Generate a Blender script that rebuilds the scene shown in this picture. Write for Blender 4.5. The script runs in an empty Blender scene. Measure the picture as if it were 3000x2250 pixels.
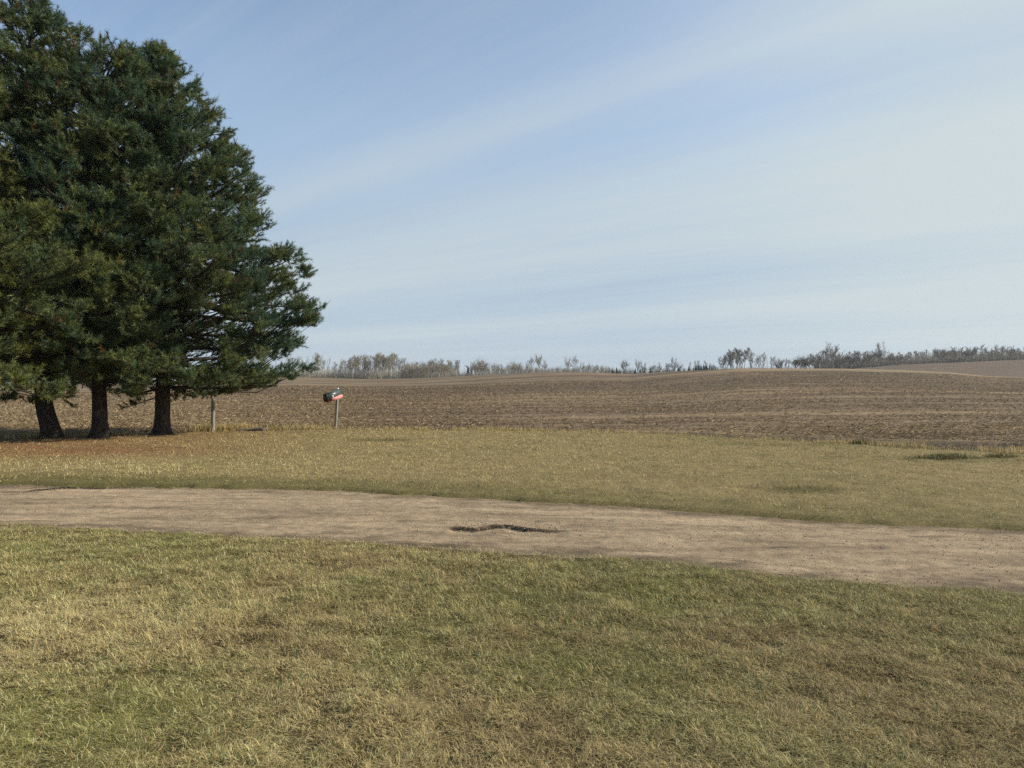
import bpy, math, random
import numpy as np
from mathutils import Vector, Matrix

R = math.radians
rng = np.random.default_rng(11)
scene = bpy.context.scene
COL = scene.collection
PX = 2254.0            # focal length of the photograph in its own pixels
CAMH = 1.6
HOR = 1113.0           # row of the true horizon

# ------------------------------------------------------------------ helpers
def hash2(ix, iy, seed):
    with np.errstate(over='ignore'):
        h = (ix.astype(np.int64) * 374761393 + iy.astype(np.int64) * 668265263 + seed * 974634721) & 0xFFFFFFFF
        h = ((h ^ (h >> 13)) * 1274126177) & 0xFFFFFFFF
        h = h ^ (h >> 16)
        h = (h * 2246822519) & 0xFFFFFFFF
        h = h ^ (h >> 15)
    return (h & 0xFFFFFF) / float(0xFFFFFF)

def vnoise(x, y, seed=0):
    x = np.asarray(x, float); y = np.asarray(y, float)
    ix = np.floor(x); iy = np.floor(y)
    fx = x - ix; fy = y - iy
    fx = fx * fx * (3 - 2 * fx); fy = fy * fy * (3 - 2 * fy)
    ix = ix.astype(np.int64); iy = iy.astype(np.int64)
    a = hash2(ix, iy, seed); b = hash2(ix + 1, iy, seed)
    c = hash2(ix, iy + 1, seed); d = hash2(ix + 1, iy + 1, seed)
    return (a * (1 - fx) + b * fx) * (1 - fy) + (c * (1 - fx) + d * fx) * fy

def fbm(x, y, octv=4, seed=0):
    s = 0; a = 1; t = 0
    x = np.asarray(x, float); y = np.asarray(y, float)
    for k in range(octv):
        s = s + a * vnoise(x * 2 ** k + 17.3 * k, y * 2 ** k - 9.1 * k, seed + k); t += a; a *= 0.5
    return s / t

def sstep(a, b, x):
    t = np.clip((np.asarray(x, float) - a) / (b - a), 0, 1)
    return t * t * (3 - 2 * t)

def tag(o, label=None, cat=None, group=None, kind=None):
    if label: o['label'] = label
    if cat: o['category'] = cat
    if group: o['group'] = group
    if kind: o['kind'] = kind
    return o

def mesh_data(name, V, F, mat=None, smooth=False, col=None):
    """V (n,3); F a list of arrays (m,k) of indices."""
    if not isinstance(F, (list, tuple)): F = [F]
    F = [np.asarray(f, dtype=np.int32) for f in F if len(f)]
    me = bpy.data.meshes.new(name)
    V = np.asarray(V, dtype=np.float32)
    me.vertices.add(len(V)); me.vertices.foreach_set('co', V.ravel())
    nl = sum(f.size for f in F); npoly = sum(len(f) for f in F)
    me.loops.add(nl); me.polygons.add(npoly)
    me.loops.foreach_set('vertex_index', np.concatenate([f.ravel() for f in F]))
    st = []; off = 0
    for f in F:
        st.append(off + np.arange(len(f), dtype=np.int32) * f.shape[1]); off += f.size
    me.polygons.foreach_set('loop_start', np.concatenate(st).astype(np.int32))
    if smooth:
        me.polygons.foreach_set('use_smooth', np.ones(npoly, dtype=bool))
    me.update(calc_edges=True)
    if col is not None:
        ca = me.color_attributes.new('Col', 'FLOAT_COLOR', 'POINT')
        c4 = np.ones((len(V), 4), dtype=np.float32); c4[:, :3] = col
        ca.data.foreach_set('color', c4.ravel())
    if mat: me.materials.append(mat)
    return me

def link(name, me, parent=None, loc=(0, 0, 0)):
    o = bpy.data.objects.new(name, me); COL.objects.link(o)
    o.location = loc
    if parent: o.parent = parent
    return o

def empty(name, loc):
    o = bpy.data.objects.new(name, None); COL.objects.link(o); o.location = loc
    o.empty_display_size = 0.2
    return o

class MB:
    """collects tubes / arrays into one mesh"""
    def __init__(s): s.V = []; s.F = {}; s.n = 0; s.C = []
    def add(s, V, F, c=None):
        V = np.asarray(V, float); F = np.asarray(F, dtype=np.int64)
        s.V.append(V); s.F.setdefault(F.shape[1], []).append(F + s.n); s.n += len(V)
        if c is not None: s.C.append(np.broadcast_to(np.asarray(c, float), (len(V), 3)))
    def tube(s, pts, rad, sides=6, cap=False, c=None, twist=0.0, rfun=None):
        pts = np.asarray(pts, float); rad = np.asarray(rad, float)
        n = len(pts)
        tan = np.gradient(pts, axis=0); tan /= np.linalg.norm(tan, axis=1)[:, None] + 1e-9
        ref = np.array([0, 0, 1.0]) if abs(tan[0][2]) < 0.9 else np.array([1.0, 0, 0])
        a = np.cross(tan, ref); a /= np.linalg.norm(a, axis=1)[:, None] + 1e-9
        b = np.cross(tan, a)
        an = np.arange(sides) / sides * 2 * math.pi + twist
        ca, sa = np.cos(an), np.sin(an)
        rr = rad[:, None] * np.ones((1, sides))
        if rfun is not None: rr = rfun(rr, pts, an)
        V = pts[:, None, :] + rr[:, :, None] * (ca[None, :, None] * a[:, None, :] + sa[None, :, None] * b[:, None, :])
        i = np.arange(n - 1)[:, None] * sides; j = np.arange(sides)[None, :]; k = (np.arange(sides)[None, :] + 1) % sides
        F = np.stack([i + j, i + k, i + sides + k, i + sides + j], -1).reshape(-1, 4)
        s.add(V.reshape(-1, 3), F, c)
        if cap:
            base = s.n - sides
            s.F.setdefault(sides, []).append(np.arange(base, base + sides)[None, :])
    def box(s, c, sx, sy, sz, M=None):
        v = np.array([[x, y, z] for x in (-.5, .5) for y in (-.5, .5) for z in (-.5, .5)]) * [sx, sy, sz] + np.asarray(c)
        if M is not None: v = v @ np.array(M.to_3x3()).T
        f = [[0, 1, 3, 2], [4, 6, 7, 5], [0, 4, 5, 1], [2, 3, 7, 6], [0, 2, 6, 4], [1, 5, 7, 3]]
        s.add(v, f)
    def data(s, name, mat=None, smooth=False):
        return mesh_data(name, np.concatenate(s.V), [np.concatenate(f) for f in s.F.values()], mat, smooth,
                         np.concatenate(s.C) if s.C else None)

# ------------------------------------------------------------------ materials
def new_mat(name):
    m = bpy.data.materials.new(name); m.use_nodes = True
    nt = m.node_tree; nt.nodes.clear()
    return m, nt

def N(nt, t, **kw):
    n = nt.nodes.new(t)
    for k, v in kw.items():
        if k.startswith('i_'):
            key = k[2:]
            key = int(key) if key.isdigit() else key.replace('_', ' ')
            n.inputs[key].default_value = v
        else: setattr(n, k, v)
    return n

def blade_mat(name, trans=0.25, rough=0.6, var=0.0):
    m, nt = new_mat(name)
    at = N(nt, 'ShaderNodeAttribute', attribute_name='Col')
    di = N(nt, 'ShaderNodeBsdfDiffuse', i_Roughness=0.5)
    tr = N(nt, 'ShaderNodeBsdfTranslucent')
    gl = N(nt, 'ShaderNodeBsdfGlossy', i_Roughness=rough)
    gl.inputs['Color'].default_value = (.3, .3, .3, 1)
    mx = N(nt, 'ShaderNodeMixShader', i_0=trans); mx2 = N(nt, 'ShaderNodeMixShader', i_0=0.05)
    out = N(nt, 'ShaderNodeOutputMaterial')
    L = nt.links.new
    L(at.outputs['Color'], di.inputs['Color']); L(at.outputs['Color'], tr.inputs['Color'])
    L(di.outputs[0], mx.inputs[1]); L(tr.outputs[0], mx.inputs[2])
    L(mx.outputs[0], mx2.inputs[1]); L(gl.outputs[0], mx2.inputs[2])
    L(mx2.outputs[0], out.inputs['Surface'])
    return m

def ground_mat(name, scales, lo=0.55, hi=1.5, bump=0.3, bscale=40, stretch=(1, 1, 1), rough=0.95, fleck=None):
    """vertex colour times layered noise, bump"""
    m, nt = new_mat(name); L = nt.links.new
    at = N(nt, 'ShaderNodeAttribute', attribute_name='Col')
    tc = N(nt, 'ShaderNodeTexCoord'); mp = N(nt, 'ShaderNodeMapping'); mp.inputs['Scale'].default_value = stretch
    L(tc.outputs['Object'], mp.inputs['Vector'])
    col = at.outputs['Color']; first = None
    for i, (sc, amt) in enumerate(scales):
        no = N(nt, 'ShaderNodeTexNoise', i_Scale=sc, i_Detail=5.0, i_Roughness=0.65)
        L(mp.outputs[0], no.inputs['Vector'])
        mr = N(nt, 'ShaderNodeMapRange'); mr.inputs['From Min'].default_value = 0.3; mr.inputs['From Max'].default_value = 0.7
        mr.inputs['To Min'].default_value = 1 - amt; mr.inputs['To Max'].default_value = 1 + amt
        L(no.outputs['Fac'], mr.inputs['Value'])
        mu = N(nt, 'ShaderNodeVectorMath', operation='SCALE')
        L(col, mu.inputs[0]); L(mr.outputs[0], mu.inputs['Scale']); col = mu.outputs[0]
    if fleck:
        fs, thr, fc = fleck
        no = N(nt, 'ShaderNodeTexNoise', i_Scale=fs, i_Detail=3.0, i_Roughness=0.7); L(mp.outputs[0], no.inputs['Vector'])
        mr = N(nt, 'ShaderNodeMapRange'); mr.inputs['From Min'].default_value = thr; mr.inputs['From Max'].default_value = thr + 0.08
        L(no.outputs['Fac'], mr.inputs['Value'])
        mx = N(nt, 'ShaderNodeMix', data_type='RGBA'); L(mr.outputs[0], mx.inputs['Factor'])
        L(col, mx.inputs['A']); mx.inputs['B'].default_value = (*fc, 1); col = mx.outputs['Result']
    bs = N(nt, 'ShaderNodeBsdfPrincipled'); bs.inputs['Roughness'].default_value = rough
    bs.inputs['Specular IOR Level'].default_value = 0.15
    L(col, bs.inputs['Base Color'])
    nb = N(nt, 'ShaderNodeTexNoise', i_Scale=bscale, i_Detail=6.0, i_Roughness=0.7); L(mp.outputs[0], nb.inputs['Vector'])
    bu = N(nt, 'ShaderNodeBump', i_Strength=bump, i_Distance=0.03); L(nb.outputs['Fac'], bu.inputs['Height'])
    L(bu.outputs[0], bs.inputs['Normal'])
    out = N(nt, 'ShaderNodeOutputMaterial'); L(bs.outputs[0], out.inputs['Surface'])
    return m

def noise_mat(name, c0, c1, scale=8, stretch=(1, 1, 1), rough=0.85, bump=0.4, bdist=0.02, spec=0.2, metal=0.0, detail=6, fmin=.35, fmax=.65):
    m, nt = new_mat(name); L = nt.links.new
    tc = N(nt, 'ShaderNodeTexCoord'); mp = N(nt, 'ShaderNodeMapping'); mp.inputs['Scale'].default_value = stretch
    L(tc.outputs['Object'], mp.inputs['Vector'])
    no = N(nt, 'ShaderNodeTexNoise', i_Scale=scale, i_Detail=float(detail), i_Roughness=0.65); L(mp.outputs[0], no.inputs['Vector'])
    mr = N(nt, 'ShaderNodeMapRange'); mr.inputs['From Min'].default_value = fmin; mr.inputs['From Max'].default_value = fmax
    L(no.outputs['Fac'], mr.inputs['Value'])
    mx = N(nt, 'ShaderNodeMix', data_type='RGBA'); L(mr.outputs[0], mx.inputs['Factor'])
    mx.inputs['A'].default_value = (*c0, 1); mx.inputs['B'].default_value = (*c1, 1)
    bs = N(nt, 'ShaderNodeBsdfPrincipled'); bs.inputs['Roughness'].default_value = rough
    bs.inputs['Specular IOR Level'].default_value = spec; bs.inputs['Metallic'].default_value = metal
    L(mx.outputs['Result'], bs.inputs['Base Color'])
    bu = N(nt, 'ShaderNodeBump', i_Strength=bump, i_Distance=bdist); L(no.outputs['Fac'], bu.inputs['Height'])
    L(bu.outputs[0], bs.inputs['Normal'])
    out = N(nt, 'ShaderNodeOutputMaterial'); L(bs.outputs[0], out.inputs['Surface'])
    return m

M_blade = blade_mat('grass_blades', 0.25)
M_straw = blade_mat('straw', 0.12)
M_needle = blade_mat('pine_needles', 0.25, 0.45)
M_lawn = ground_mat('turf_thatch', [(3, .25), (30, .35)], bump=.5, bscale=60)
M_field = ground_mat('stubble_soil', [(.35, .14), (2.2, .2), (14, .3)], bump=.7, bscale=12, stretch=(.45, 1, 1))
M_road = ground_mat('gravel_dirt', [(1.1, .10), (12, .18), (85, .42)], bump=.5, bscale=110)
M_stone = blade_mat('pebbles', 0.0)
M_bark = noise_mat('pine_bark', (.012, .0095, .008), (.085, .068, .055), scale=9, stretch=(2.2, 2.2, .55), bump=1.0, bdist=.05, rough=.95)
M_limb = noise_mat('pine_limb', (.018, .015, .012), (.06, .046, .036), scale=14, bump=.6, rough=.95)
M_post = noise_mat('weathered_wood', (.10, .095, .085), (.30, .28, .25), scale=10, stretch=(5, 5, .5), bump=.6, bdist=.01, rough=.9)
M_bare = noise_mat('bare_bark', (.17, .16, .135), (.38, .36, .32), scale=.9, bump=0, rough=.95)
M_twig = noise_mat('bare_twigs', (.15, .135, .10), (.27, .24, .18), scale=.35, bump=0, rough=.95)
M_twigd = noise_mat('dark_twigs', (.085, .077, .06), (.17, .152, .12), scale=.35, bump=0, rough=.95)
M_fir = noise_mat('far_conifer', (.012, .02, .012), (.035, .05, .03), scale=1.2, bump=0, rough=.95)
M_mbox = noise_mat('mailbox_metal', (.040, .046, .046), (.040, .105, .082), scale=9, bump=.05, rough=.38, spec=.5, fmin=.42, fmax=.7)
M_mdoor = noise_mat('mailbox_door', (.018, .015, .013), (.045, .034, .028), scale=9, bump=.1, rough=.5, spec=.4)
M_pink = noise_mat('faded_red', (.62, .16, .15), (.78, .34, .32), scale=9, bump=.05, rough=.6)
M_dred = noise_mat('dark_red', (.16, .03, .025), (.28, .07, .06), scale=9, bump=.05, rough=.6)
M_oldwood = noise_mat('old_dark_wood', (.045, .036, .030), (.16, .14, .12), scale=10, stretch=(1, 5, 5), bump=.6, bdist=.01, rough=.95)
M_white = noise_mat('chalky_white', (.55, .54, .5), (.78, .77, .72), scale=20, bump=.05, rough=.6)

# ------------------------------------------------------------------ layout curves
def smooth_curve(xs, ys):
    gx = np.arange(-60, 60.01, 0.1)
    xs = np.array(xs); ys = np.array(ys)
    s0 = (ys[1] - ys[0]) / (xs[1] - xs[0]); s1 = (ys[-1] - ys[-2]) / (xs[-1] - xs[-2])
    gy = np.interp(gx, xs, ys)
    gy = np.where(gx < xs[0], ys[0] + s0 * .5 * (gx - xs[0]), gy)
    gy = np.where(gx > xs[-1], ys[-1] + s1 * (gx - xs[-1]), gy)
    k = np.hanning(21); k /= k.sum()
    pad = np.concatenate([gy[:1].repeat(10), gy, gy[-1:].repeat(10)])
    gy = np.convolve(pad, k, 'valid')
    return lambda x: np.interp(x, gx, gy)

def at(px, py, z=0.0):
    Y = (CAMH - z) * PX / (py - HOR); return ((px - 1500) / PX * Y, Y)

def curve_px(pts):
    q = [at(*p) for p in pts]; return smooth_curve([a for a, b in q], [b for a, b in q])

y_far0 = curve_px([(0, 1412), (500, 1420), (1000, 1432), (1500, 1455), (2000, 1488), (2500, 1521), (3000, 1546)])
y_near0 = curve_px([(0, 1540), (500, 1565), (1000, 1590), (1500, 1615), (2000, 1655), (2500, 1703), (3000, 1742)])
y_edge0 = curve_px([(0, 1288), (250, 1277), (500, 1268), (1000, 1257), (1500, 1261), (2000, 1277), (2500, 1303), (3000, 1328)])

def y_far(x):  return y_far0(x) + .14 * (fbm(np.asarray(x) * .7, 0 * np.asarray(x), 3, 71) - .5) * 2 + .06 * (vnoise(np.asarray(x) * 4, 0 * np.asarray(x), 72) - .5) * 2
def y_near(x): return y_near0(x) + .16 * (fbm(np.asarray(x) * .8, 0 * np.asarray(x), 3, 81) - .5) * 2 + .05 * (vnoise(np.asarray(x) * 5, 0 * np.asarray(x), 82) - .5) * 2
def y_edge(x): return y_edge0(x) + .5 * (fbm(np.asarray(x) * .5, 0 * np.asarray(x), 3, 91) - .5) * 2

# large relief of the farmland, in azimuth
_px = np.array([-900, 0, 250, 500, 700, 860, 1060, 1200, 1350, 1450, 1600, 1700, 1847, 1994, 2170, 2347, 2464, 2640, 2780, 2876, 3000, 3700], float)
_yc = np.array([1140, 1141, 1137, 1125, 1112, 1105, 1110, 1109, 1103, 1097, 1091, 1091, 1096, 1088, 1081, 1082, 1082, 1086, 1092, 1101, 1106, 1110], float)
_r1 = np.array([200, 200, 220, 260, 310, 320, 320, 320, 310, 300, 285, 270, 250, 215, 180, 172, 170, 168, 160, 155, 150, 150], float)
_y2 = np.array([1142, 1143, 1139, 1128, 1116, 1108, 1112, 1111, 1105, 1100, 1096, 1096, 1100, 1094, 1088, 1086, 1083.5, 1069, 1064, 1060, 1055, 1045], float)
_r2 = np.where(_px < 1400, 380., 345.)

def far_h(x, y):
    x = np.asarray(x, float); y = np.asarray(y, float)
    az = np.arctan2(x, y); fade = 1 - sstep(R(45), R(80), np.abs(az))
    azc = np.clip(az, -R(43), R(43))
    px = 1500 + PX * np.tan(azc)
    d = np.hypot(x, y) * np.cos(azc)
    def ip(v):
        return np.interp(px, _px, v)
    yc, r1, y2, r2 = ip(_yc), ip(_r1), ip(_y2), ip(_r2)
    z1 = CAMH + (HOR - yc) / PX * r1
    z2 = CAMH + (HOR - y2) / PX * r2
    t = np.clip((d - 20) / (r1 - 20), 0, 1)
    za = z1 * t * t * (3 - 2 * t)
    t2 = np.clip((d - r1) / (r2 - r1), 0, 1)
    dip = np.clip((px - 1700) / 700, 0, 1) * 2.0
    zb = z1 + (z2 - z1) * t2 * t2 * (3 - 2 * t2) - dip * np.sin(math.pi * t2) ** 2
    return np.where(d < r1, za, zb) * fade

def lawn_bumps(x, y):
    return .06 * (fbm(x * .35, y * .35, 3, 5) - .5) + .045 * (fbm(x * 2.0, y * 2.0, 3, 6) - .5) + .03 * (fbm(x * 5.5, y * 5.5, 2, 8) - .5)

def drive_dist(x, y):
    """>0 inside the driveway, metres to its nearer edge"""
    return np.minimum(y - y_near(x), y_far(x) - y)

POT = at(1462, 1545)
def drive_h(x, y):
    d = drive_dist(x, y)
    z = -.035 + .035 * sstep(0, 1.3, d) + .014 * (fbm(x * .9, y * 2.2, 4, 31) - .5) + .018 * (fbm(x * 7, y * 7, 3, 32) - .5) + .009 * (fbm(x * 26, y * 26, 2, 33) - .5)
    # wheel tracks
    t = (y - y_near0(x)) / (y_far0(x) - y_near0(x))
    z = z - .016 * np.exp(-((t - .27) / .10) ** 2) - .016 * np.exp(-((t - .74) / .10) ** 2)
    # washed-out hole with a steep rim on its far side
    lx, ly = x - POT[0], y - POT[1]
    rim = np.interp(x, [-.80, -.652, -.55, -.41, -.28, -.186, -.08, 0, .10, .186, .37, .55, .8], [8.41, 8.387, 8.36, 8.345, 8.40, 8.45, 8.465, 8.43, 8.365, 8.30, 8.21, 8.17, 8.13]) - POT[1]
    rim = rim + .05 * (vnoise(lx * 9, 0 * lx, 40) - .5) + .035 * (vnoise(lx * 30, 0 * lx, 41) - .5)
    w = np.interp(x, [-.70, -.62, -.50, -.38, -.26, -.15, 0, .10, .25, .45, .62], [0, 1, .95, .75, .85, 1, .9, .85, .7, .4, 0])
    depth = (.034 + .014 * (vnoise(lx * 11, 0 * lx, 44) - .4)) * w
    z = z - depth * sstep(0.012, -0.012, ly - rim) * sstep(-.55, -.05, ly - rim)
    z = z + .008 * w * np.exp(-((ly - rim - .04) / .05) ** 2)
    lx2 = x - POT[0] - .28; ly2 = y - POT[1] - .36
    w2 = sstep(.3, .1, np.abs(lx2))
    z = z - .02 * w2 * sstep(0.02, -0.02, ly2 - .03 * np.sin(lx2 * 12)) * sstep(-.25, -.02, ly2)
    # shallow rut with a darker streak along the far edge on the left
    a = at(45, 1436); b = at(235, 1418)
    tx = np.clip((x - a[0]) / (b[0] - a[0]), 0, 1)
    yy = a[1] + (b[1] - a[1]) * tx
    inside = (x > a[0] - .15) & (x < b[0] + 1.5)
    z = z - inside * .010 * np.exp(-((y - yy) / (.06 + .26 * tx)) ** 2) * sstep(0, .25, tx + .05)
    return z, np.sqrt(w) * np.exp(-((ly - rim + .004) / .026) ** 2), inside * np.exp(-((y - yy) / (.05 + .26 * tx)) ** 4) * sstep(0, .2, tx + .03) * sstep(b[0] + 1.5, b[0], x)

def lawn_h(x, y):
    d = drive_dist(x, y)
    return lawn_bumps(x, y) * (1 - sstep(-.4, .1, d)) + .012 - .11 * sstep(0.0, .14, d)

# ------------------------------------------------------------------ turf colours
def gauss(x, y, cx, cy, sx, sy): return np.exp(-((x - cx) / sx) ** 2 - ((y - cy) / sy) ** 2)

def turf(x, y):
    """fractions of green, needle litter, and a paleness factor"""
    near = y < .5 * (y_near0(x) + y_far0(x))
    n1 = fbm(x * .55 + 3, y * .55, 4, 101); n2 = fbm(x * 1.7, y * 1.7, 4, 105); n3 = fbm(x * 5, y * 5, 3, 109)
    # foreground
    g = .38 + 1.4 * (n1 - .5) + .9 * (n2 - .5) + .6 * (n3 - .5)
    tx, ty = at(110, 1850); g = g - .75 * gauss(x, y, tx, ty, .75, .8)
    tx, ty = at(420, 1850); g = g - .25 * gauss(x, y, tx, ty, .6, .5)
    tx, ty = at(900, 2100); g = g - .35 * gauss(x, y, tx, ty, .7, .35)
    tx, ty = at(1650, 2000); g = g + .40 * gauss(x, y, tx, ty, .9, .6)
    tx, ty = at(500, 2130); g = g + .3 * gauss(x, y, tx, ty, .7, .35)
    tx, ty = at(1500, 1750); g = g + .22 * gauss(x, y, tx, ty, 2.5, .6)
    pale_n = 1.22 + .5 * (n1 - .5) + .65 * (n2 - .5) + .55 * (n3 - .5)
    # beyond the drive
    d = y - y_far0(x)
    wd = np.interp(x, [-9, -3, 0, 3, 6], [.95, 1.0, 1.1, 1.1, 1.1])
    strip = sstep(1.5, .35, d / wd + .9 * (n1 - .5) + .8 * (n2 - .5))
    rightish = sstep(-4, 3.5, x + 1.5 * (n1 - .5))
    g2 = .0 + .10 * rightish + .9 * (n1 - .5) + .6 * (n2 - .5)
    g2 = g2 + (0.95 - g2) * strip * np.interp(x, [-9, -2, 6], [.95, .75, .42])
    cx, cy = at(1120, 1290); g2 = g2 + .9 * gauss(x, y, cx, cy, .9, .55)
    cx, cy = at(2340, 1436); g2 = g2 + 1.1 * gauss(x, y, cx, cy, .55, .3)
    cx, cy = at(2850, 1350); g2 = g2 + .9 * gauss(x, y, cx, cy, 1.8, .5)
    cx, cy = at(2350, 1305); g2 = g2 + .5 * gauss(x, y, cx, cy, 2.0, .6)
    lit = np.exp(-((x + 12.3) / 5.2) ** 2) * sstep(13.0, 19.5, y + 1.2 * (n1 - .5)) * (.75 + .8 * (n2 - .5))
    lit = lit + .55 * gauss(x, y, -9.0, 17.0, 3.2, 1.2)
    pale2 = 1.05 + .3 * (n1 - .5) + .25 * gauss(x, y, -6, 14.2, 5, 1.0)
    g = np.where(near, g, g2); lit = np.where(near, 0, lit); pale = np.where(near, pale_n, pale2)
    dark = np.where(near, 0, 1.5 * gauss(x, y, *at(2340, 1438), .62, .42) * sstep(.33, .55, n2 + .1) + .9 * gauss(x, y, *at(1120, 1288), .8, .35))
    return np.clip(g, 0, 1), np.clip(lit, 0, .95), pale, np.clip(dark, 0, 1)

STRAW = np.array([.60, .485, .235]); GREEN = np.array([.170, .168, .056]); LIT = np.array([.245, .140, .066])
THATCH = np.array([.080, .060, .022])

def grid(xs, ys):
    X, Y = np.meshgrid(xs, ys); n, m = X.shape
    i = np.arange(n - 1)[:, None] * m + np.arange(m - 1)[None, :]
    F = np.stack([i, i + 1, i + m + 1, i + m], -1).reshape(-1, 4)
    return X, Y, F

# ---- lawn sheet
xs = np.concatenate([np.arange(-40, -18, 1.0), np.arange(-18, 18, .11), np.arange(18, 40.1, 1.0)])
ts = np.concatenate([np.linspace(-14, 1.5, 12), np.arange(1.7, 26, .11)])
X, T, F = grid(xs, ts)
E = y_edge(X)
Yv = np.where(T > 10, 10 + (T - 10) * (E - 10) / (ts[-1] - 10), T)
Z = lawn_h(X, Yv) - .03 * sstep(.25, 0, E - Yv)
g, lit, pale, dark = turf(X, Yv)
c = THATCH * .75 + g[..., None] * (GREEN * .35 - THATCH * .25)
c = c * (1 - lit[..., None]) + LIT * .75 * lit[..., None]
ff = (Yv > .5 * (y_near0(X) + y_far0(X)))[..., None]
c = np.where(ff, c + .22 * (STRAW * (1 - g[..., None])) * (1 - lit[..., None]), c)
V = np.stack([X, Yv, Z], -1).reshape(-1, 3)
lawn = link('lawn', mesh_data('lawn', V, F, M_lawn, True, c.reshape(-1, 3)))
tag(lawn, 'half dormant mown lawn on both sides of the dirt driveway', kind='structure')

# ---- driveway
sx = np.concatenate([np.arange(-30, -9.2, .3), np.arange(-9.2, 7.2, .03), np.arange(7.2, 26, .3)])
tt = np.linspace(-.035, 1.035, 130)
X, T, F = grid(sx, tt)
yn, yf = y_near(X), y_far(X)
Yv = yn + T * (yf - yn)
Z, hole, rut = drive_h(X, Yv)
Z = Z - .05 * sstep(0.02, -.10, drive_dist(X, Yv))
base = np.array([.290, .222, .143])
n1 = fbm(X * .5, Yv * 1.6, 4, 51); n2 = fbm(X * .35, Yv * 6, 3, 55); n3 = fbm(X * 3, Yv * 5, 3, 57)
tr = np.exp(-((T - .27) / .12) ** 2) + np.exp(-((T - .74) / .12) ** 2)
n4 = fbm(X * .25, (T - .5) * 42, 3, 59)
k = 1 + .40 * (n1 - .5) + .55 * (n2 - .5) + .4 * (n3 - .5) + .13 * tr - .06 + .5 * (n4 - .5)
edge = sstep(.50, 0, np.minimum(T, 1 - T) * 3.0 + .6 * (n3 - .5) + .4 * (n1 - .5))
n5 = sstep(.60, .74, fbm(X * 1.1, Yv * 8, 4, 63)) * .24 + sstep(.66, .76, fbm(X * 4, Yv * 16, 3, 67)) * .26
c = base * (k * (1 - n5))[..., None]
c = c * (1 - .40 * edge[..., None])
shade_and_streak = np.clip(hole * 1.3 + rut * 1.25, 0, 1)[..., None]  # shade of the hole's far wall put into the colour, plus the dark streak
c = c * (1 - shade_and_streak) + np.array([.020, .016, .012]) * shade_and_streak
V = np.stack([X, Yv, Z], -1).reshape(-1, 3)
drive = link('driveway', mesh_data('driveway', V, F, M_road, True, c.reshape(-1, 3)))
tag(drive, 'tan dirt and gravel driveway crossing between two strips of grass', kind='structure')

# ---- field sheet, out to the horizon
azf = np.arange(-44, 44.001, .13)
azs = R(1) * np.concatenate([azf, np.arange(47, 314, 4.0)])
rr = np.concatenate([[1, 6, 11], np.geomspace(14, 62, 300), np.geomspace(62.8, 430, 150), np.geomspace(450, 1500, 12)])
A, RR = np.meshgrid(azs, rr)
X = np.sin(A) * RR; Yv = np.cos(A) * RR
n, m = X.shape
i = np.arange(n - 1)[:, None] * m; j = np.arange(m)[None, :]; j2 = (j + 1) % m
F = np.stack([i + j, i + j2, i + m + j2, i + m + j], -1).reshape(-1, 4)[:, ::-1]
Z = far_h(X, Yv)
fr = 1 - sstep(30, 75, RR)
rowx = X * .985 + Yv * .17; rowy = Yv * .985 - X * .17
Z = Z + fr * (.055 * (fbm(rowx * .9, rowy * 2.5, 4, 201) - .5) + .028 * (fbm(rowx * 5, rowy * 6, 2, 205) - .5)) + .25 * (fbm(X * .03, Yv * .03, 3, 207) - .5) * sstep(25, 60, RR)
dE = Yv - y_edge(np.clip(X, -40, 40))
inl = (Yv > -14) & (np.abs(X) < 40)
Z = Z - np.where(inl, .14 * sstep(0.0, -.3, dE), 0)
Z = Z - np.where(~inl & (Yv < 15), .02, 0)
soil = np.array([.094, .066, .045]); straw2 = np.array([.25, .185, .098])
s1 = fbm(rowx * .012, rowy * .06, 4, 211); s2 = fbm(rowx * .06, rowy * .5, 4, 215); s3 = fbm(X * .02, Yv * .02, 3, 219)
pxa = 1500 + PX * np.tan(np.clip(A, -R(44), R(44)))
leftp = 1 - sstep(450, 1150, pxa) ; leftp = np.where((A > R(60)), .3, leftp)
s4 = fbm(rowx * .018, rowy * 1.1, 3, 223)
f = .30 + 1.1 * (s4 - .5) + 1.5 * (s1 - .5) + .9 * (s2 - .5) + .5 * (s3 - .5) + .40 * leftp
# paler swath running up the slope, and the pale brow of the near rise
f = f + .30 * np.exp(-((Yv - (62 + X * 1.75 + 12 * (s3 - .5))) / (7 + .08 * Yv)) ** 2) * sstep(-30, -14, X) * sstep(70, 30, X)
r1 = np.interp(pxa, _px, _r1)
f = f + .35 * np.exp(-((RR - r1 * .93) / 20) ** 2) * sstep(1950, 2200, pxa)
f = f - .5 * sstep(1.2, 1.35, RR / r1) * sstep(2400, 2500, pxa)
bare = sstep(1.5, 3.5, X) * sstep(1.05, .75, (dE + .8 * (s2 - .5)) / np.interp(X, [3, 6, 11], [.9, 2.2, 4.0])) * sstep(-1, 0, dE)
f = np.clip(f, .02, .9)
c = soil * (1 - f[..., None]) + straw2 * f[..., None]
c = c * (1 - .52 * bare[..., None])
V = np.stack([X, Yv, Z], -1).reshape(-1, 3)
field = link('field', mesh_data('field', V, F, M_field, True, c.reshape(-1, 3)))
tag(field, 'gently rolling harvested field of brown soil and pale crop stubble', kind='structure')

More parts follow.
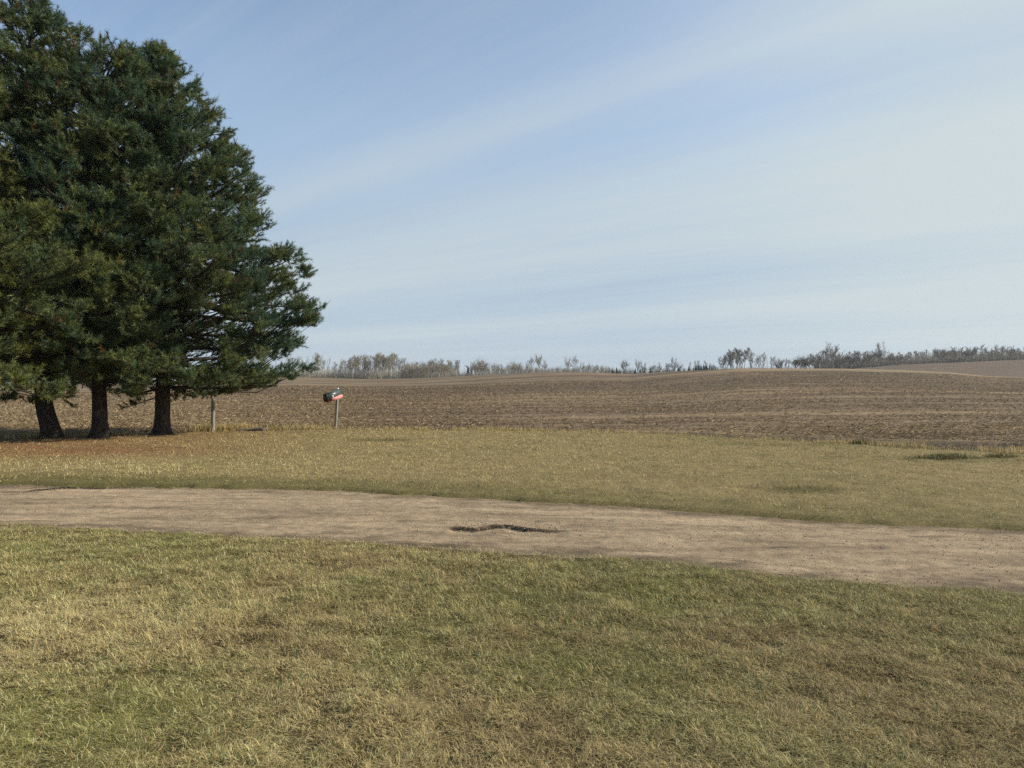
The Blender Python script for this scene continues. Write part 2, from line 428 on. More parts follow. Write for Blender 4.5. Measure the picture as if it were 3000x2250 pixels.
# ------------------------------------------------------------------ blades
def blades(name, P, Ln, W, az, lean, curl, col, mat, roll=None):
    n = len(P)
    d = np.stack([np.cos(az), np.sin(az), 0 * az], -1); w = np.stack([-np.sin(az), np.cos(az), 0 * az], -1)
    up = np.array([0, 0, 1.0])
    if roll is not None: w = w * np.cos(roll)[:, None] + up * np.sin(roll)[:, None]
    mid = P + (Ln * .5 * np.sin(lean))[:, None] * d + (Ln * .5 * np.cos(lean))[:, None] * up
    l2 = lean + curl
    tip = mid + (Ln * .5 * np.sin(l2))[:, None] * d + (Ln * .5 * np.cos(l2))[:, None] * up
    hw = (W * .5)[:, None] * w
    V = np.stack([P - hw, P + hw, mid + hw * .8, mid - hw * .8, tip], 1).reshape(-1, 3)
    b = np.arange(n)[:, None] * 5
    Q = b + np.array([[0, 1, 2, 3]]); T3 = b + np.array([[3, 2, 4]])
    return mesh_data(name, V, [Q, T3], mat, False, np.repeat(col, 5, 0))

def turf_cols(x, y, n, up=0.0):
    g, lit, pale, dark = turf(x, y)
    u = rng.random(n); isg = u < np.clip(g * .8, 0, .85)
    j = rng.normal(1, .20, (n, 1)).clip(.5, 1.7)
    c = np.where(isg[:, None], GREEN * (.8 + .6 * rng.random((n, 1))), STRAW * (.45 + .75 * rng.random((n, 1))))
    br = rng.random(n) < .10
    c = np.where(br[:, None], np.array([.13, .095, .05]) * j, c)
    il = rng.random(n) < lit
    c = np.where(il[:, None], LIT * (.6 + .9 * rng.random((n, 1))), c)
    return np.clip(c * j * pale[:, None] * (1 - .45 * dark[:, None]), 0, .74)

# foreground lawn: a flat mat of dead blades, then the standing ones
def lawn_layer(n, flat):
    y = 1.9 + (9.3 - 1.9) * rng.random(n) ** 1.1
    x = (rng.random(n) * 2 - 1) * (.74 * y + 2.4)
    cl = fbm(x * 8, y * 8, 3, 301)
    ed = y_near(x) - y
    keep = rng.random(n) < np.clip((.42 + .58 * sstep(.28, .55, cl)) * sstep(-.22, .40, ed + .10 * (rng.random(n) - .5)) * np.where(ed < 0, .35, 1), 0, 1)
    x, y, cl, ed = x[keep], y[keep], cl[keep], ed[keep]; n = len(x)
    flow = (fbm(x * 5, y * 5, 2, 308) - .5) * 16
    az = np.where(rng.random(n) < .35, flow, rng.random(n) * 6.28)
    ht = (.5 + .95 * fbm(x * 3.2, y * 3.2, 3, 311)) * (.5 + .5 * sstep(-.1, .5, ed))
    cols = turf_cols(x, y, n)
    if flat:
        Ln = (.025 + .05 * rng.random(n)) * ht; lean = R(68) + R(26) * rng.random(n); curl = R(50) * (rng.random(n) - .5)
        lift = .004 + .018 * rng.random(n); cols = cols * .88
    else:
        Ln = (.018 + .046 * rng.random(n) ** 1.5) * ht * np.clip(.62 + y / 12, 0, 1.1); lean = R(20) + R(62) * rng.random(n); curl = R(10) + R(85) * rng.random(n) ** 1.5
        lift = -.002 + .022 * rng.random(n) * sstep(.3, .6, cl)
    W = (.0013 + .0013 * rng.random(n)) * (1 + .11 * (y - 3))
    P = np.stack([x, y, np.maximum(lawn_h(x, y), np.where(ed < 0, -.03, -9)) + lift], -1)
    return P, Ln, W, az, lean, curl, cols
la, lb2 = lawn_layer(800000, True), lawn_layer(1180000, False)
ob = link('lawn_grass', blades('lawn_grass', *[np.concatenate([p, q]) for p, q in zip(la, lb2)], M_blade))
tag(ob, 'matted green and straw coloured grass of the foreground lawn', 'grass', kind='stuff')

# verge beyond the drive
n = 420000
y = 6 + 20 * rng.random(n) ** .8
x = (rng.random(n) * 2 - 1) * (.72 * y + 2)
keep = (y > y_far(x) - .22 * rng.random(n) ** 2.5) & (y < y_edge(x) + .1 * rng.random(n))
cl = fbm(x * 5, y * 5, 3, 321)
keep &= rng.random(n) < (sstep(.25, .55, cl) * .7 + .3)
x, y = x[keep], y[keep]; n = len(x)
d = y - y_far(x)
az = rng.random(n) * 6.28
ht = (.6 + .8 * fbm(x * 1.6, y * 1.6, 3, 325)) * (1 + .9 * gauss(x, y, *at(2340, 1438), .62, .42))
Ln = (.030 + .040 * rng.random(n)) * ht * (.6 + .4 * sstep(0, .4, d))
lean = R(22) + R(60) * rng.random(n); curl = R(10) + R(40) * (rng.random(n) - .2)
W = (.0028 + .0028 * rng.random(n)) * (y / 10)
P = np.stack([x, y, lawn_h(x, y) - .003], -1)
ob = link('verge_grass', blades('verge_grass', P, Ln, W, az, lean, curl, turf_cols(x, y, n), M_blade))
tag(ob, 'short tan and green grass between the driveway and the field', 'grass', kind='stuff')

# tall dry grass along the field edge
def edge_pts(n, x0, x1, dy0, dy1):
    x = x0 + (x1 - x0) * rng.random(n); return x, y_edge(x) + dy0 + (dy1 - dy0) * rng.random(n)
xx = []; yy = []; hh = []
for (m_, x0, x1, a, b, h) in ((9000, -17, 15, -.3, .25, .13), (2600, -9.9, -8.3, -.12, .45, .26), (1500, -8.4, -6.2, -.2, .3, .22),
                              (1400, -16, -12.6, -.5, .2, .26), (600, -6.1, -5.2, -.4, .1, .18), (1200, 8, 14, -.3, .1, .18), (900, -3, 1.5, -.4, 0, .15)):
    x_, y_ = edge_pts(m_, x0, x1, a, b)
    k_ = rng.random(m_) < sstep(.35, .6, fbm(x_ * 1.3, y_ * 1.3, 3, 331)) + .15
    xx.append(x_[k_]); yy.append(y_[k_]); hh.append(np.full(k_.sum(), h))
x = np.concatenate(xx); y = np.concatenate(yy); h = np.concatenate(hh); n = len(x)
Ln = h * (.5 + .9 * rng.random(n)); W = .006 + .006 * rng.random(n)
P = np.stack([x, y, np.maximum(lawn_h(x, y), far_h(x, y)) - .02], -1)
g_ = rng.random((n, 1))
col = np.where(g_ < .75, STRAW * (.6 + .7 * rng.random((n, 1))), np.where(g_ < .88, np.array([.20, .12, .05]), GREEN * .8))
ob = link('tall_dry_grass', blades('tall_dry_grass', P, Ln, W, rng.random(n) * 6.28, R(35) * rng.random(n) ** 1.2, R(35) * rng.random(n), col, M_blade))
tag(ob, 'taller dry straw grass left standing along the field edge', 'grass', kind='stuff')

# dark green tussocks at the field edge on the right
def tussock(px, py, rx, ry, n, h, label):
    cx, cy = at(px, py)
    a = rng.random(n) * 6.28; r = rng.random(n) ** .62
    x = r * rx * (1 + .35 * np.sin(a * 3 + px)) * np.cos(a); y = r * ry * np.sin(a)
    hump = .10 * h / .2 * (1 - r ** 2)
    P = np.stack([x, y, hump - .03], -1)
    g_ = rng.random((n, 1))
    col = np.where(g_ < .62, np.array([.125, .14, .06]) * (.6 + .8 * rng.random((n, 1))), STRAW * .5 * (.5 + rng.random((n, 1))))
    me = blades('grass_tussock', P, h * (.5 + .7 * rng.random(n)), .006 + .005 * rng.random(n), rng.random(n) * 6.28, R(55) * rng.random(n), R(40) * rng.random(n), col, M_blade)
    o = link('grass_tussock', me, loc=(cx, cy, lawn_h(np.array([cx]), np.array([cy]))[0]))
    tag(o, label, 'grass clump'); return o
tussock(2775, 1346, .66, .30, 1500, .11, 'large dark green grass tussock at the field edge towards the right')
tussock(2930, 1341, .42, .18, 600, .10, 'low dark grass tussock right of the large one at the field edge')
tussock(2525, 1303, .22, .15, 420, .13, 'small brownish grass tuft on the bare soil of the field edge')

# straw and stalk litter on the field
n = 760000
y = 15 + 105 * rng.random(n) ** 2.0
x = (rng.random(n) * 2 - 1) * (.74 * y + 2)
dE = y - y_edge(x)
keep = dE > .05
rx_, ry_ = x * .985 + y * .17, y * .985 - x * .17
den = .27 + 1.1 * (fbm(rx_ * .05, ry_ * .55, 4, 215) - .42) + .9 * (fbm(rx_ * .35, ry_ * 1.4, 3, 342) - .5) + .35 * sstep(2, -9, x)
bare = sstep(2.0, 3.5, x) * sstep(1.1, .8, dE / np.interp(x, [3, 6, 11], [.9, 2.2, 4.0]))
keep &= rng.random(n) < np.clip(den, .03, 1) * (1 - .80 * bare)
x, y = x[keep], y[keep]; n = len(x)
Ln = (.045 + .12 * rng.random(n) ** 2.2) * (1 + y / 110); W = (.007 + .014 * rng.random(n)) * (.8 + y / 50)
az = np.where(rng.random(n) < .5, R(-10) + rng.normal(0, .35, n), rng.random(n) * 6.28)
lean = R(90) - R(45) * rng.random(n) ** 2; curl = R(30) * (rng.random(n) - .3)
zz = far_h(x, y) + (1 - sstep(30, 75, np.hypot(x, y))) * (.055 * (fbm(rx_[keep] * .9, ry_[keep] * 2.5, 4, 201) - .5) + .028 * (fbm(rx_[keep] * 5, ry_[keep] * 6, 2, 205) - .5)) \
     + .25 * (fbm(x * .03, y * .03, 3, 207) - .5) * sstep(25, 60, np.hypot(x, y))
P = np.stack([x, y, zz + .018], -1)
col = np.array([.50, .375, .22]) * (.25 + .95 * rng.random((n, 1)) ** 2.0)
ob = link('field_stubble', blades('field_stubble', P, Ln, W, az, lean, curl, col, M_straw, R(75) * (rng.random(n) * 2 - 1)))
tag(ob, 'pale broken crop stalks and straw scattered over the brown field', 'stubble', kind='stuff')

# pebbles on the drive
n = 60000
y = 5 + 9 * rng.random(n); x = (rng.random(n) * 2 - 1) * (.75 * y + 1)
d = drive_dist(x, y)
t = (y - y_near0(x)) / (y_far0(x) - y_near0(x))
keep = (d > .0) & (rng.random(n) < .35 + .8 * (fbm(x * 1.2, y * 3, 3, 361) - .4) + .5 * sstep(.5, 0, d))
x, y = x[keep], y[keep]
q = 520; a = rng.normal(0, .5, q) + POT[0] + .15; b = POT[1] + .06 + rng.normal(0, .16, q)
x = np.concatenate([x, a]); y = np.concatenate([y, b])
a0, b0 = at(190, 1430); q = 200
x = np.concatenate([x, a0 + rng.normal(0, .5, q)]); y = np.concatenate([y, b0 + rng.normal(0, .12, q)])
n = len(x)
z = drive_h(x, y)[0]
s = .0028 + .0075 * rng.random(n) ** 3
s = s * np.where(np.hypot(x - POT[0] - .15, (y - POT[1] - .05) * 2) < .7, 1.35, 1)
oct_ = np.array([[1, 0, 0], [0, 1, 0], [-1, 0, 0], [0, -1, 0], [0, 0, .6], [0, 0, -.6]])
V = oct_[None] * s[:, None, None] * rng.uniform(.6, 1.3, (n, 6, 1))
an = rng.random(n) * 6.28; ca, sa = np.cos(an)[:, None], np.sin(an)[:, None]
V = np.stack([V[..., 0] * ca - V[..., 1] * sa, V[..., 0] * sa + V[..., 1] * ca, V[..., 2]], -1) + np.stack([x, y, z + s * .35], -1)[:, None]
fo = np.array([[0, 1, 4], [1, 2, 4], [2, 3, 4], [3, 0, 4], [1, 0, 5], [2, 1, 5], [3, 2, 5], [0, 3, 5]])
F = (np.arange(n)[:, None, None] * 6 + fo[None]).reshape(-1, 3)
col = np.where(rng.random((n, 1)) < .6, np.array([.46, .34, .20]), np.array([.42, .37, .29])) * (.6 + .8 * rng.random((n, 1)))
ob = link('gravel', mesh_data('gravel', V.reshape(-1, 3), F, M_stone, False, np.repeat(col, 6, 0)))
tag(ob, 'loose small stones scattered over the dirt driveway', 'gravel', kind='stuff')

# ------------------------------------------------------------------ pines
def unit(v): return v / (np.linalg.norm(v) + 1e-9)

def make_pine(label, base, H, prof, lean_fn, trad, seed, zmin=1.3, warm=0.0, dens=1.0, extra=(), nclump=280):
    rs = np.random.default_rng(seed)
    bx, by = base
    bz = float(lawn_h(np.array([bx]), np.array([by]))[0])
    root = empty('pine_tree', (bx, by, bz))
    tag(root, label, 'tree', 'pines in a row at the edge of the lawn')
    # trunk
    zs = np.concatenate([np.array([-.15, .0, .06, .14, .26, .42, .65, .95]), np.linspace(1.3, H - .1, 34)])
    off = np.array([lean_fn(z) for z in zs])
    pts = np.stack([off[:, 0], off[:, 1], zs], -1)
    rad = trad * (1 - np.clip(zs, 0, H) / H) ** .8 + .012
    rad = rad + trad * .5 * np.exp(-np.clip(zs + .02, 0, 9) / .16)
    mb = MB()
    def rf(rr, p, an):
        w = np.exp(-np.clip(p[:, 2], 0, 9) / .3)[:, None]
        lob = 1 + w * .22 * np.sin(an[None] * 5 + seed) + w * .14 * np.sin(an[None] * 3 + 2 * seed)
        return rr * lob * (1 + .07 * (vnoise(an[None] * 4 + 0 * rr, p[:, 2][:, None] * 2.5 + 0 * rr, seed) - .5) * 2)
    mb.tube(pts, rad, 22, rfun=rf)
    link('trunk', mb.data('pine_trunk', M_bark, True), root)
    lm = MB(); tp = []; td = []; tc_ = []
    def trunk_at(z):
        o = lean_fn(z); return np.array([o[0], o[1], z])
    def env(p):
        """how far out the crown reaches in the direction of p, and how far out p is"""
        t = trunk_at(min(p[2], H)); dx, dy = p[0] - t[0], p[1] - t[1]; az = math.atan2(dy, dx)
        lobe = .75 + .31 * float(vnoise(np.array([az * 1.7 + 9]), np.array([p[2] * 1.15]), seed + 50)[0]) + .14 * float(vnoise(np.array([az * 4 + 9]), np.array([p[2] * 2.6]), seed + 51)[0])
        lobe = min(lobe, 1.03)
        return prof(p[2], az) * lobe + .05, math.hypot(dx, dy)
    free = [False]
    def inside(p, k=1.0):
        if free[0]: return True
        e, r = env(p); return r <= e * k and p[2] < H + .1
    def tuft(p, d, s=1.0):
        if inside(p, 1.04): tp.append(p); td.append(d); tc_.append(s)
    def shoot(p0, d0, L, zrel, bare, rbase, droop=0.0):
        npt = max(5, int(L / .3))
        ps = [p0]; ds = [d0]; d = d0.copy(); p = p0.copy()
        side0 = unit(np.cross(d0, [0, 0, 1])); wig = rs.normal(0, .10)
        for i in range(npt):
            t = i / npt
            d = unit(d + np.array([0, 0, (-.06 - droop) * (1 - t) + .11 * t]) + side0 * wig * math.sin(t * 5) * .5 + rs.normal(0, .035, 3))
            q_ = p + d * L / npt
            if i > 1 and not inside(q_): break
            p = q_; ps.append(p); ds.append(d)
        ps = np.array(ps); ds = np.array(ds); L = L * (len(ps) - 1) / npt; npt = len(ps) - 1
        if npt < 2: return
        lm.tube(ps, np.linspace(rbase, .008, len(ps)), 5)
        s = bare * L; sgn = 1
        while s < L:
            t = s / L; k = min(int(t * npt), npt - 1); q = t * npt - k
            pp = ps[k] * (1 - q) + ps[k + 1] * q; dd = ds[k]
            side = unit(np.cross(dd, [0, 0, 1])) * sgn; sgn = -sgn
            l2 = min(.32 * (L - s) + .42, 1.25) * rs.uniform(.65, 1.1)
            ang = R(rs.uniform(35, 62))
            d2 = unit(dd * math.cos(ang) + side * math.sin(ang) + np.array([0, 0, rs.uniform(-.28, .75)]))
            n2 = 4; p2 = pp.copy(); pl = [p2]; dl = [d2]
            for _ in range(n2):
                d2 = unit(d2 + dd * .08 + np.array([0, 0, .06]) + rs.normal(0, .06, 3)); p2 = p2 + d2 * l2 / n2; pl.append(p2); dl.append(d2)
            pl = np.array(pl)
            if not inside(pl[2], 1.02): s += .1; continue
            lm.tube(pl, np.linspace(.011, .005, len(pl)), 3)
            u = .22 * l2; s3 = 1
            while u < l2:
                kk = min(int(u / l2 * n2), n2 - 1); qq = u / l2 * n2 - kk
                p3 = pl[kk] * (1 - qq) + pl[kk + 1] * qq; d3b = dl[kk]
                sd = unit(np.cross(d3b, [0, 0, 1])) * s3; s3 = -s3
                d3 = unit(d3b * .75 + sd * rs.uniform(.3, .9) + np.array([0, 0, rs.uniform(-.2, 1.3)]))
                l3 = rs.uniform(.06, .26)
                tuft(p3 + d3 * l3, d3, rs.uniform(.8, 1.15))
                if rs.random() < .30: lm.tube(np.array([p3, p3 + d3 * l3]), [.005, .003], 3)
                u += .11 / dens
            tuft(pl[-1], dl[-1], 1.15)
            s += .19 / dens * rs.uniform(.6, 1.4)
        tuft(ps[-1], ds[-1], 1.2)
    z = zmin
    while z < H - .35:
        nb = rs.integers(5, 8) if z > 1.8 else rs.integers(3, 5)
        a0 = rs.random() * 6.28
        for k in range(nb):
            az = a0 + k * 2 * math.pi / nb + rs.normal(0, .25)
            L = prof(z, az) * rs.uniform(.72, 1.06)
            if L < .22: continue
            f = z / H
            el = R(-4 + 52 * f ** 1.6 + rs.normal(0, 8))
            L = 1.12 * L / max(math.cos(el), .6)
            d0 = np.array([math.cos(az) * math.cos(el), math.sin(az) * math.cos(el), math.sin(el)])
            zz_ = z + rs.normal(0, .1)
            # start lower so that the tip arrives near the wanted height
            zs_ = max(zmin * .9, zz_ - L * math.sin(max(el, 0)) * .7)
            shoot(trunk_at(zs_), d0, L, f, rs.uniform(.22, .42) if L > 1.5 else .12, min(.016 * L + .012, .075))
        # dead snags
        if z < H * .6 and rs.random() < .7:
            az = rs.random() * 6.28; d0 = np.array([math.cos(az), math.sin(az), rs.uniform(-.3, .1)]); p0 = trunk_at(z + .2)
            l = rs.uniform(.5, 1.3); pm = p0 + unit(d0) * l * .5; pe = p0 + unit(d0) * l + rs.normal(0, .1, 3)
            lm.tube(np.array([p0, pm, pe]), [.016, .010, .004], 4)
            for _ in range(4):
                q0 = pm + (pe - pm) * rs.random(); lm.tube(np.array([q0, q0 + rs.normal(0, .16, 3)]), [.006, .003], 3)
        z += rs.uniform(.27, .40)
    # soft clumps that close the crown's outline
    rmax = max(prof(q, a) for q in np.linspace(.8, H, 24) for a in (0, 1.6, 3.1, 4.7)); made = 0; tries = 0
    while made < nclump and tries < nclump * 30:
        tries += 1
        zc_ = rs.uniform(.95, H); az = rs.random() * 6.28
        t0 = trunk_at(zc_); e, _r = env(t0 + np.array([math.cos(az), math.sin(az), 0]) * .01)
        if e < .12 or rs.random() > (e / rmax) ** .8 + .06: continue
        rad_ = e * (.55 + .45 * rs.random() ** .5) - .06
        out = np.array([math.cos(az), math.sin(az), 0.0]); c = t0 + out * max(rad_, .05)
        zb = max(zmin * .8, zc_ - .40 * rad_ - .1) if zc_ > zmin else zmin
        p0 = trunk_at(zb); pm = p0 + (c - p0) * .55 - np.array([0, 0, .06 * rad_])
        if rad_ > 1.6: p0 = p0 + (pm - p0) * .8; pm = (p0 + c) * .5 - np.array([0, 0, .07 * rad_])
        lm.tube(np.array([p0, pm, c]), [.008 + .003 * rad_, .006 + .002 * rad_, .004], 4)
        sc_ = rs.uniform(.8, 1.25); made += 1
        for _ in range(21):
            o = rs.normal(0, 1, 3); o = o / np.linalg.norm(o) * rs.random() ** .4 * np.array([.36, .36, .22]) * sc_
            tuft(c + o, unit(out * .45 + np.array([0, 0, .55]) + unit(o) * .9 + rs.normal(0, .2, 3)), rs.uniform(.9, 1.2))
    # leader
    for _ in range(14): tuft(trunk_at(H - rs.random() * .8) + rs.normal(0, .07, 3), unit(np.array([rs.normal(0, .4), rs.normal(0, .4), 1])), 1.2)
    for (z_, az, el, L, bare, droop) in extra:
        free[0] = L < 1.0
        d0 = np.array([math.cos(az) * math.cos(el), math.sin(az) * math.cos(el), math.sin(el)])
        shoot(trunk_at(z_), d0, L, z_ / H, bare, min(.016 * L + .012, .07), droop)
    link('limbs', lm.data('pine_limbs', M_limb, True), root)
    # needles
    tp = np.array(tp); td = np.array(td); ts_ = np.array(tc_); nt_ = len(tp)
    K = 46
    axis = np.repeat(td, K, 0); pos = np.repeat(tp, K, 0); sc = np.repeat(ts_, K)
    m_ = len(pos)
    rnd = rs.normal(0, 1, (m_, 3)); rnd -= (rnd * axis).sum(1)[:, None] * axis; rnd /= np.linalg.norm(rnd, axis=1)[:, None] + 1e-9
    al = rs.random(m_)
    ang = R(12) + R(70) * rs.random(m_) * (1 - .25 * al)
    nd = axis * np.cos(ang)[:, None] + rnd * np.sin(ang)[:, None]
    st = pos - axis * (al * .24 - .02)[:, None]
    ln = (.085 + .045 * rs.random(m_)) * sc
    wv = np.cross(nd, rs.normal(0, 1, (m_, 3))); wv /= np.linalg.norm(wv, axis=1)[:, None] + 1e-9
    hw = wv * (.0050 + .0025 * rs.random(m_))[:, None]
    V = np.stack([st - hw, st + hw, st + nd * ln[:, None]], 1).reshape(-1, 3)
    F = np.arange(m_ * 3).reshape(-1, 3)
    nz = fbm(tp[:, 0] * .9 + seed, tp[:, 2] * .9 + tp[:, 1], 3, seed)
    w = np.clip(.30 + 1.6 * (nz - .5) + warm + .25 * rs.normal(0, 1, nt_), 0, 1)[:, None]
    c0 = np.array([.060, .108, .062]); c1 = np.array([.165, .184, .050])
    ct = (c0 * (1 - w) + c1 * w) * rs.uniform(.75, 1.25, (nt_, 1))
    dead = rs.random(nt_) < .02
    ct = np.where(dead[:, None], np.array([.13, .075, .03]), ct)
    cc = np.repeat(np.repeat(ct, K, 0) * rs.uniform(.75, 1.25, (m_, 1)), 3, 0)
    link('crown', mesh_data('pine_crown', V, F, M_needle, False, cc), root)
    print('pine', label[:20], 'tufts', nt_)
    return root

def pxz(py, Y): return CAMH + (HOR - py) * Y / PX
# right tree: its silhouette to the right follows the photograph's proportions
Y3 = 22.3
_o3 = [(1165, .0), (1150, 1.9), (1125, 3.3), (1090, 4.2), (1050, 4.35), (1020, 3.8), (985, 4.0), (930, 4.5), (850, 4.4), (740, 4.1), (650, 3.8), (610, 3.2), (545, 3.25), (465, 3.0), (420, 2.4), (370, 2.25), (320, 1.95), (270, 1.45), (200, .95), (150, .5), (118, .15)]
_z3 = [pxz(p, Y3) for p, r in _o3]; _v3 = [r for p, r in _o3]
def prof3(z, az):
    r = np.interp(z, _z3, _v3)
    lef = min(r, 2.8) * .85
    k = .5 + .5 * math.cos(az)
    return lef + (r - lef) * k
def lean0(a, b, f=0.0): return lambda z: (a * max(z, 0) / 10 + f * math.sin(z * .6) * .1, b * max(z, 0) / 10)
x3 = (475 - 1500) / PX * Y3
make_pine('right-hand pine whose wide boughs reach out over the wooden post', (x3, Y3), 11.35, prof3, lean0(-.15, 0, .6), .20, 3, zmin=1.5, nclump=480,
          extra=[(1.7, R(10), R(4), 3.9, .35, .0), (1.55, R(-22), R(0), 2.0, .3, .04), (1.15, R(178), R(-14), .95, .55, .0), (1.75, R(-4), R(4), 4.3, .4, .0),
                 (1.9, R(-60), R(0), 2.8, .3, .02), (1.8, R(-110), R(0), 2.6, .3, .02)])
Y2 = 21.2; x2 = (293 - 1500) / PX * Y2
def prof2(z, az):
    r = np.interp(z, [1.3, 1.5, 2.2, 4, 6.5, 9, 10.2, 11.1, 11.4], [0, 2.0, 2.9, 3.2, 2.9, 2.2, 1.7, .8, .1])
    return r * (1 - .12 * math.cos(az))
make_pine('middle pine with the straight dark trunk flaring at its roots', (x2, Y2), 11.3, prof2, lean0(-.05, .2, -.4), .19, 5, zmin=1.75,
          extra=[(1.9, R(-80), R(0), 2.6, .35, .02), (1.85, R(-130), R(-3), 2.3, .35, .04), (2.0, R(-35), R(-2), 2.4, .35, .03)])
Y1 = 21.0; x1 = (150 - 1500) / PX * Y1
def prof1(z, az):
    r = np.interp(z, [1.5, 1.8, 2.5, 4.5, 6.2, 7.0, 8.2, 9.2, 10.2, 10.9, 11.5, 12.1, 12.6], [0, 1.5, 2.4, 2.3, 1.7, .8, 1.0, 1.6, 1.5, 1.2, .85, .45, .1])
    return r
def lean1(z):
    return (-.17 * float(sstep(.0, 1.1, z)) - .045 * max(z, 0) + .0014 * max(z, 0) ** 2, .0)
make_pine('tall pine whose thick trunk bends to the left near the ground', (x1, Y1), 12.5, prof1, lean1, .215, 7, zmin=2.0, dens=.9, nclump=150,
          extra=[(1.6, R(20), R(-35), .9, .9, .1)])
def prof4(z, az):
    r = np.interp(z, [.95, 1.1, 1.5, 2.3, 3.0, 3.6, 4.1, 5.2, 5.7, 6.2, 8, 11, 12.7], [0, 2.9, 3.4, 3.3, 3.6, 3.5, 4.3, 4.2, 3.1, 1.9, 1.5, 1.3, .2])
    return r * (1 + .12 * math.cos(az))
make_pine('nearest pine at the left edge with sunlit olive green boughs', (-13.75, 18.4), 12.6, prof4, lean0(-.3, 0, .3), .2, 9, zmin=2.5, warm=.38,
          nclump=340,
          extra=[(2.0, R(4), R(-9), 3.9, .4, .02), (1.9, R(-14), R(-9), 3.7, .4, .02), (4.1, R(-3), R(10), 4.6, .4, .0), (4.0, R(-20), R(10), 4.4, .4, .0)])
# ------------------------------------------------------------------ posts and mailbox
def post_mesh(h, r, tilt=(0, 0), slant=0.0, seed=0, sides=14):
    zs = np.concatenate([[-.2], np.linspace(0, h, 9)])
    pts = np.stack([tilt[0] * zs, tilt[1] * zs, zs], -1)
    mb = MB()
    def rf(rr, p, an):
        return rr * (1 + .05 * (vnoise(an[None] * 3 + 0 * rr, p[:, 2][:, None] * 1.2 + 0 * rr, seed) - .5) * 2)
    mb.tube(pts, np.full(len(zs), r) * np.linspace(1.06, .97, len(zs)), sides, cap=True, rfun=rf)
    V = np.concatenate(mb.V)
    top = V[:, 2] > h - 1e-3
    V[top, 2] += slant * (V[top, 0] - V[top, 0].mean())
    return mesh_data('wooden_post', V, [np.concatenate(f) for f in mb.F.values()], M_post, False)
fx, fy = at(624, 1266)
fp = link('fence_post', post_mesh(1.02, .052, (.0, 0), .35, 4), loc=(fx, fy, lawn_h(np.array([fx]), np.array([fy]))[0]))
tag(fp, 'weathered round wooden post under the tip of the pine boughs', 'post')

mx, my = at(983, 1258)
mroot = empty('mailbox', (mx, my, float(lawn_h(np.array([mx]), np.array([my]))[0])))
tag(mroot, 'tilted dark green rural mailbox with a pink strip on a grey wooden post', 'mailbox')
link('post', post_mesh(.97, .044, (.058, 0), 0, 8), mroot)
yaw, tilt = R(57), R(14.5)
Rm = Matrix.Rotation(yaw, 4, 'Z') @ Matrix.Rotation(-tilt, 4, 'Y')
Tm = Matrix.Translation((-.055, -.08, .985)) @ Rm
def xf(V, M): V = np.asarray(V, float); A_ = np.array(M); return V @ A_[:3, :3].T + A_[:3, 3]
Lb, Wb, Hb = .60, .20, .14     # along local x; the door is at -x
def arch(wd, hs, n=12):
    p = [(-wd / 2, 0), (-wd / 2, hs)]
    p += [(-wd / 2 * math.cos(t), hs + wd / 2 * math.sin(t)) for t in np.linspace(0, math.pi, n)[1:-1]]
    p += [(wd / 2, hs), (wd / 2, 0)]
    return p
def extr(prof, x0, x1, mat, name, parent, M=Tm):
    k = len(prof)
    V = [(x0, a, b) for a, b in prof] + [(x1, a, b) for a, b in prof]
    F = np.array([[i, (i + 1) % k, k + (i + 1) % k, k + i] for i in range(k)])
    return link(name, mesh_data(name, xf(V, M), [F, np.array([list(range(k))[::-1]]), np.array([list(range(k, 2 * k))])], mat), parent)
def boxpart(name, c, sx, sy, sz, mat, parent, M=Tm):
    b = MB(); b.box(c, sx, sy, sz); return link(name, mesh_data(name, xf(np.concatenate(b.V), M), [np.concatenate(f) for f in b.F.values()], mat), parent)
extr(arch(Wb, Hb), -Lb / 2, Lb / 2, M_mbox, 'box', mroot)
extr(arch(Wb + .012, Hb, 12), Lb / 2 - .012, Lb / 2 + .006, M_mbox, 'rear_rim', mroot)
dr = extr(arch(Wb + .014, Hb + .004, 12), -Lb / 2 - .022, -Lb / 2 - .001, M_mdoor, 'door', mroot)
boxpart('latch', (-Lb / 2 - .034, 0, Hb + .07), .022, .03, .03, M_mdoor, dr)
boxpart('base_board', (0.0, 0, -.022), Lb + .05, Wb * .9, .035, M_dred, mroot)
boxpart('name_strip', (.07, -Wb / 2 - .012, .012), .46, .014, .095, M_pink, mroot)
boxpart('flag', (-.10, -Wb / 2 - .012, .10), .035, .01, .075, M_white, mroot)
boxpart('white_cap', (Lb / 2 - .03, 0, Hb + Wb / 2 + .018), .045, .05, .035, M_white, mroot)  # small white block on top of the rear end

# old broken timber lying at the foot of the tall grass
lx, ly = at(738, 1264)
lb = MB()
t_ = np.linspace(-.40, .40, 9)
lb.tube(np.stack([t_, .03 * np.sin(t_ * 5), .045 + .03 * t_ + .01 * np.sin(t_ * 9)], -1), .055 + .012 * np.sin(t_ * 7), 9, cap=True)
lo = link('log', lb.data('log', M_oldwood, True), loc=(lx, ly, lawn_h(np.array([lx]), np.array([ly]))[0]))
tag(lo, 'short grey log lying in the dry grass between post and mailbox', 'log')

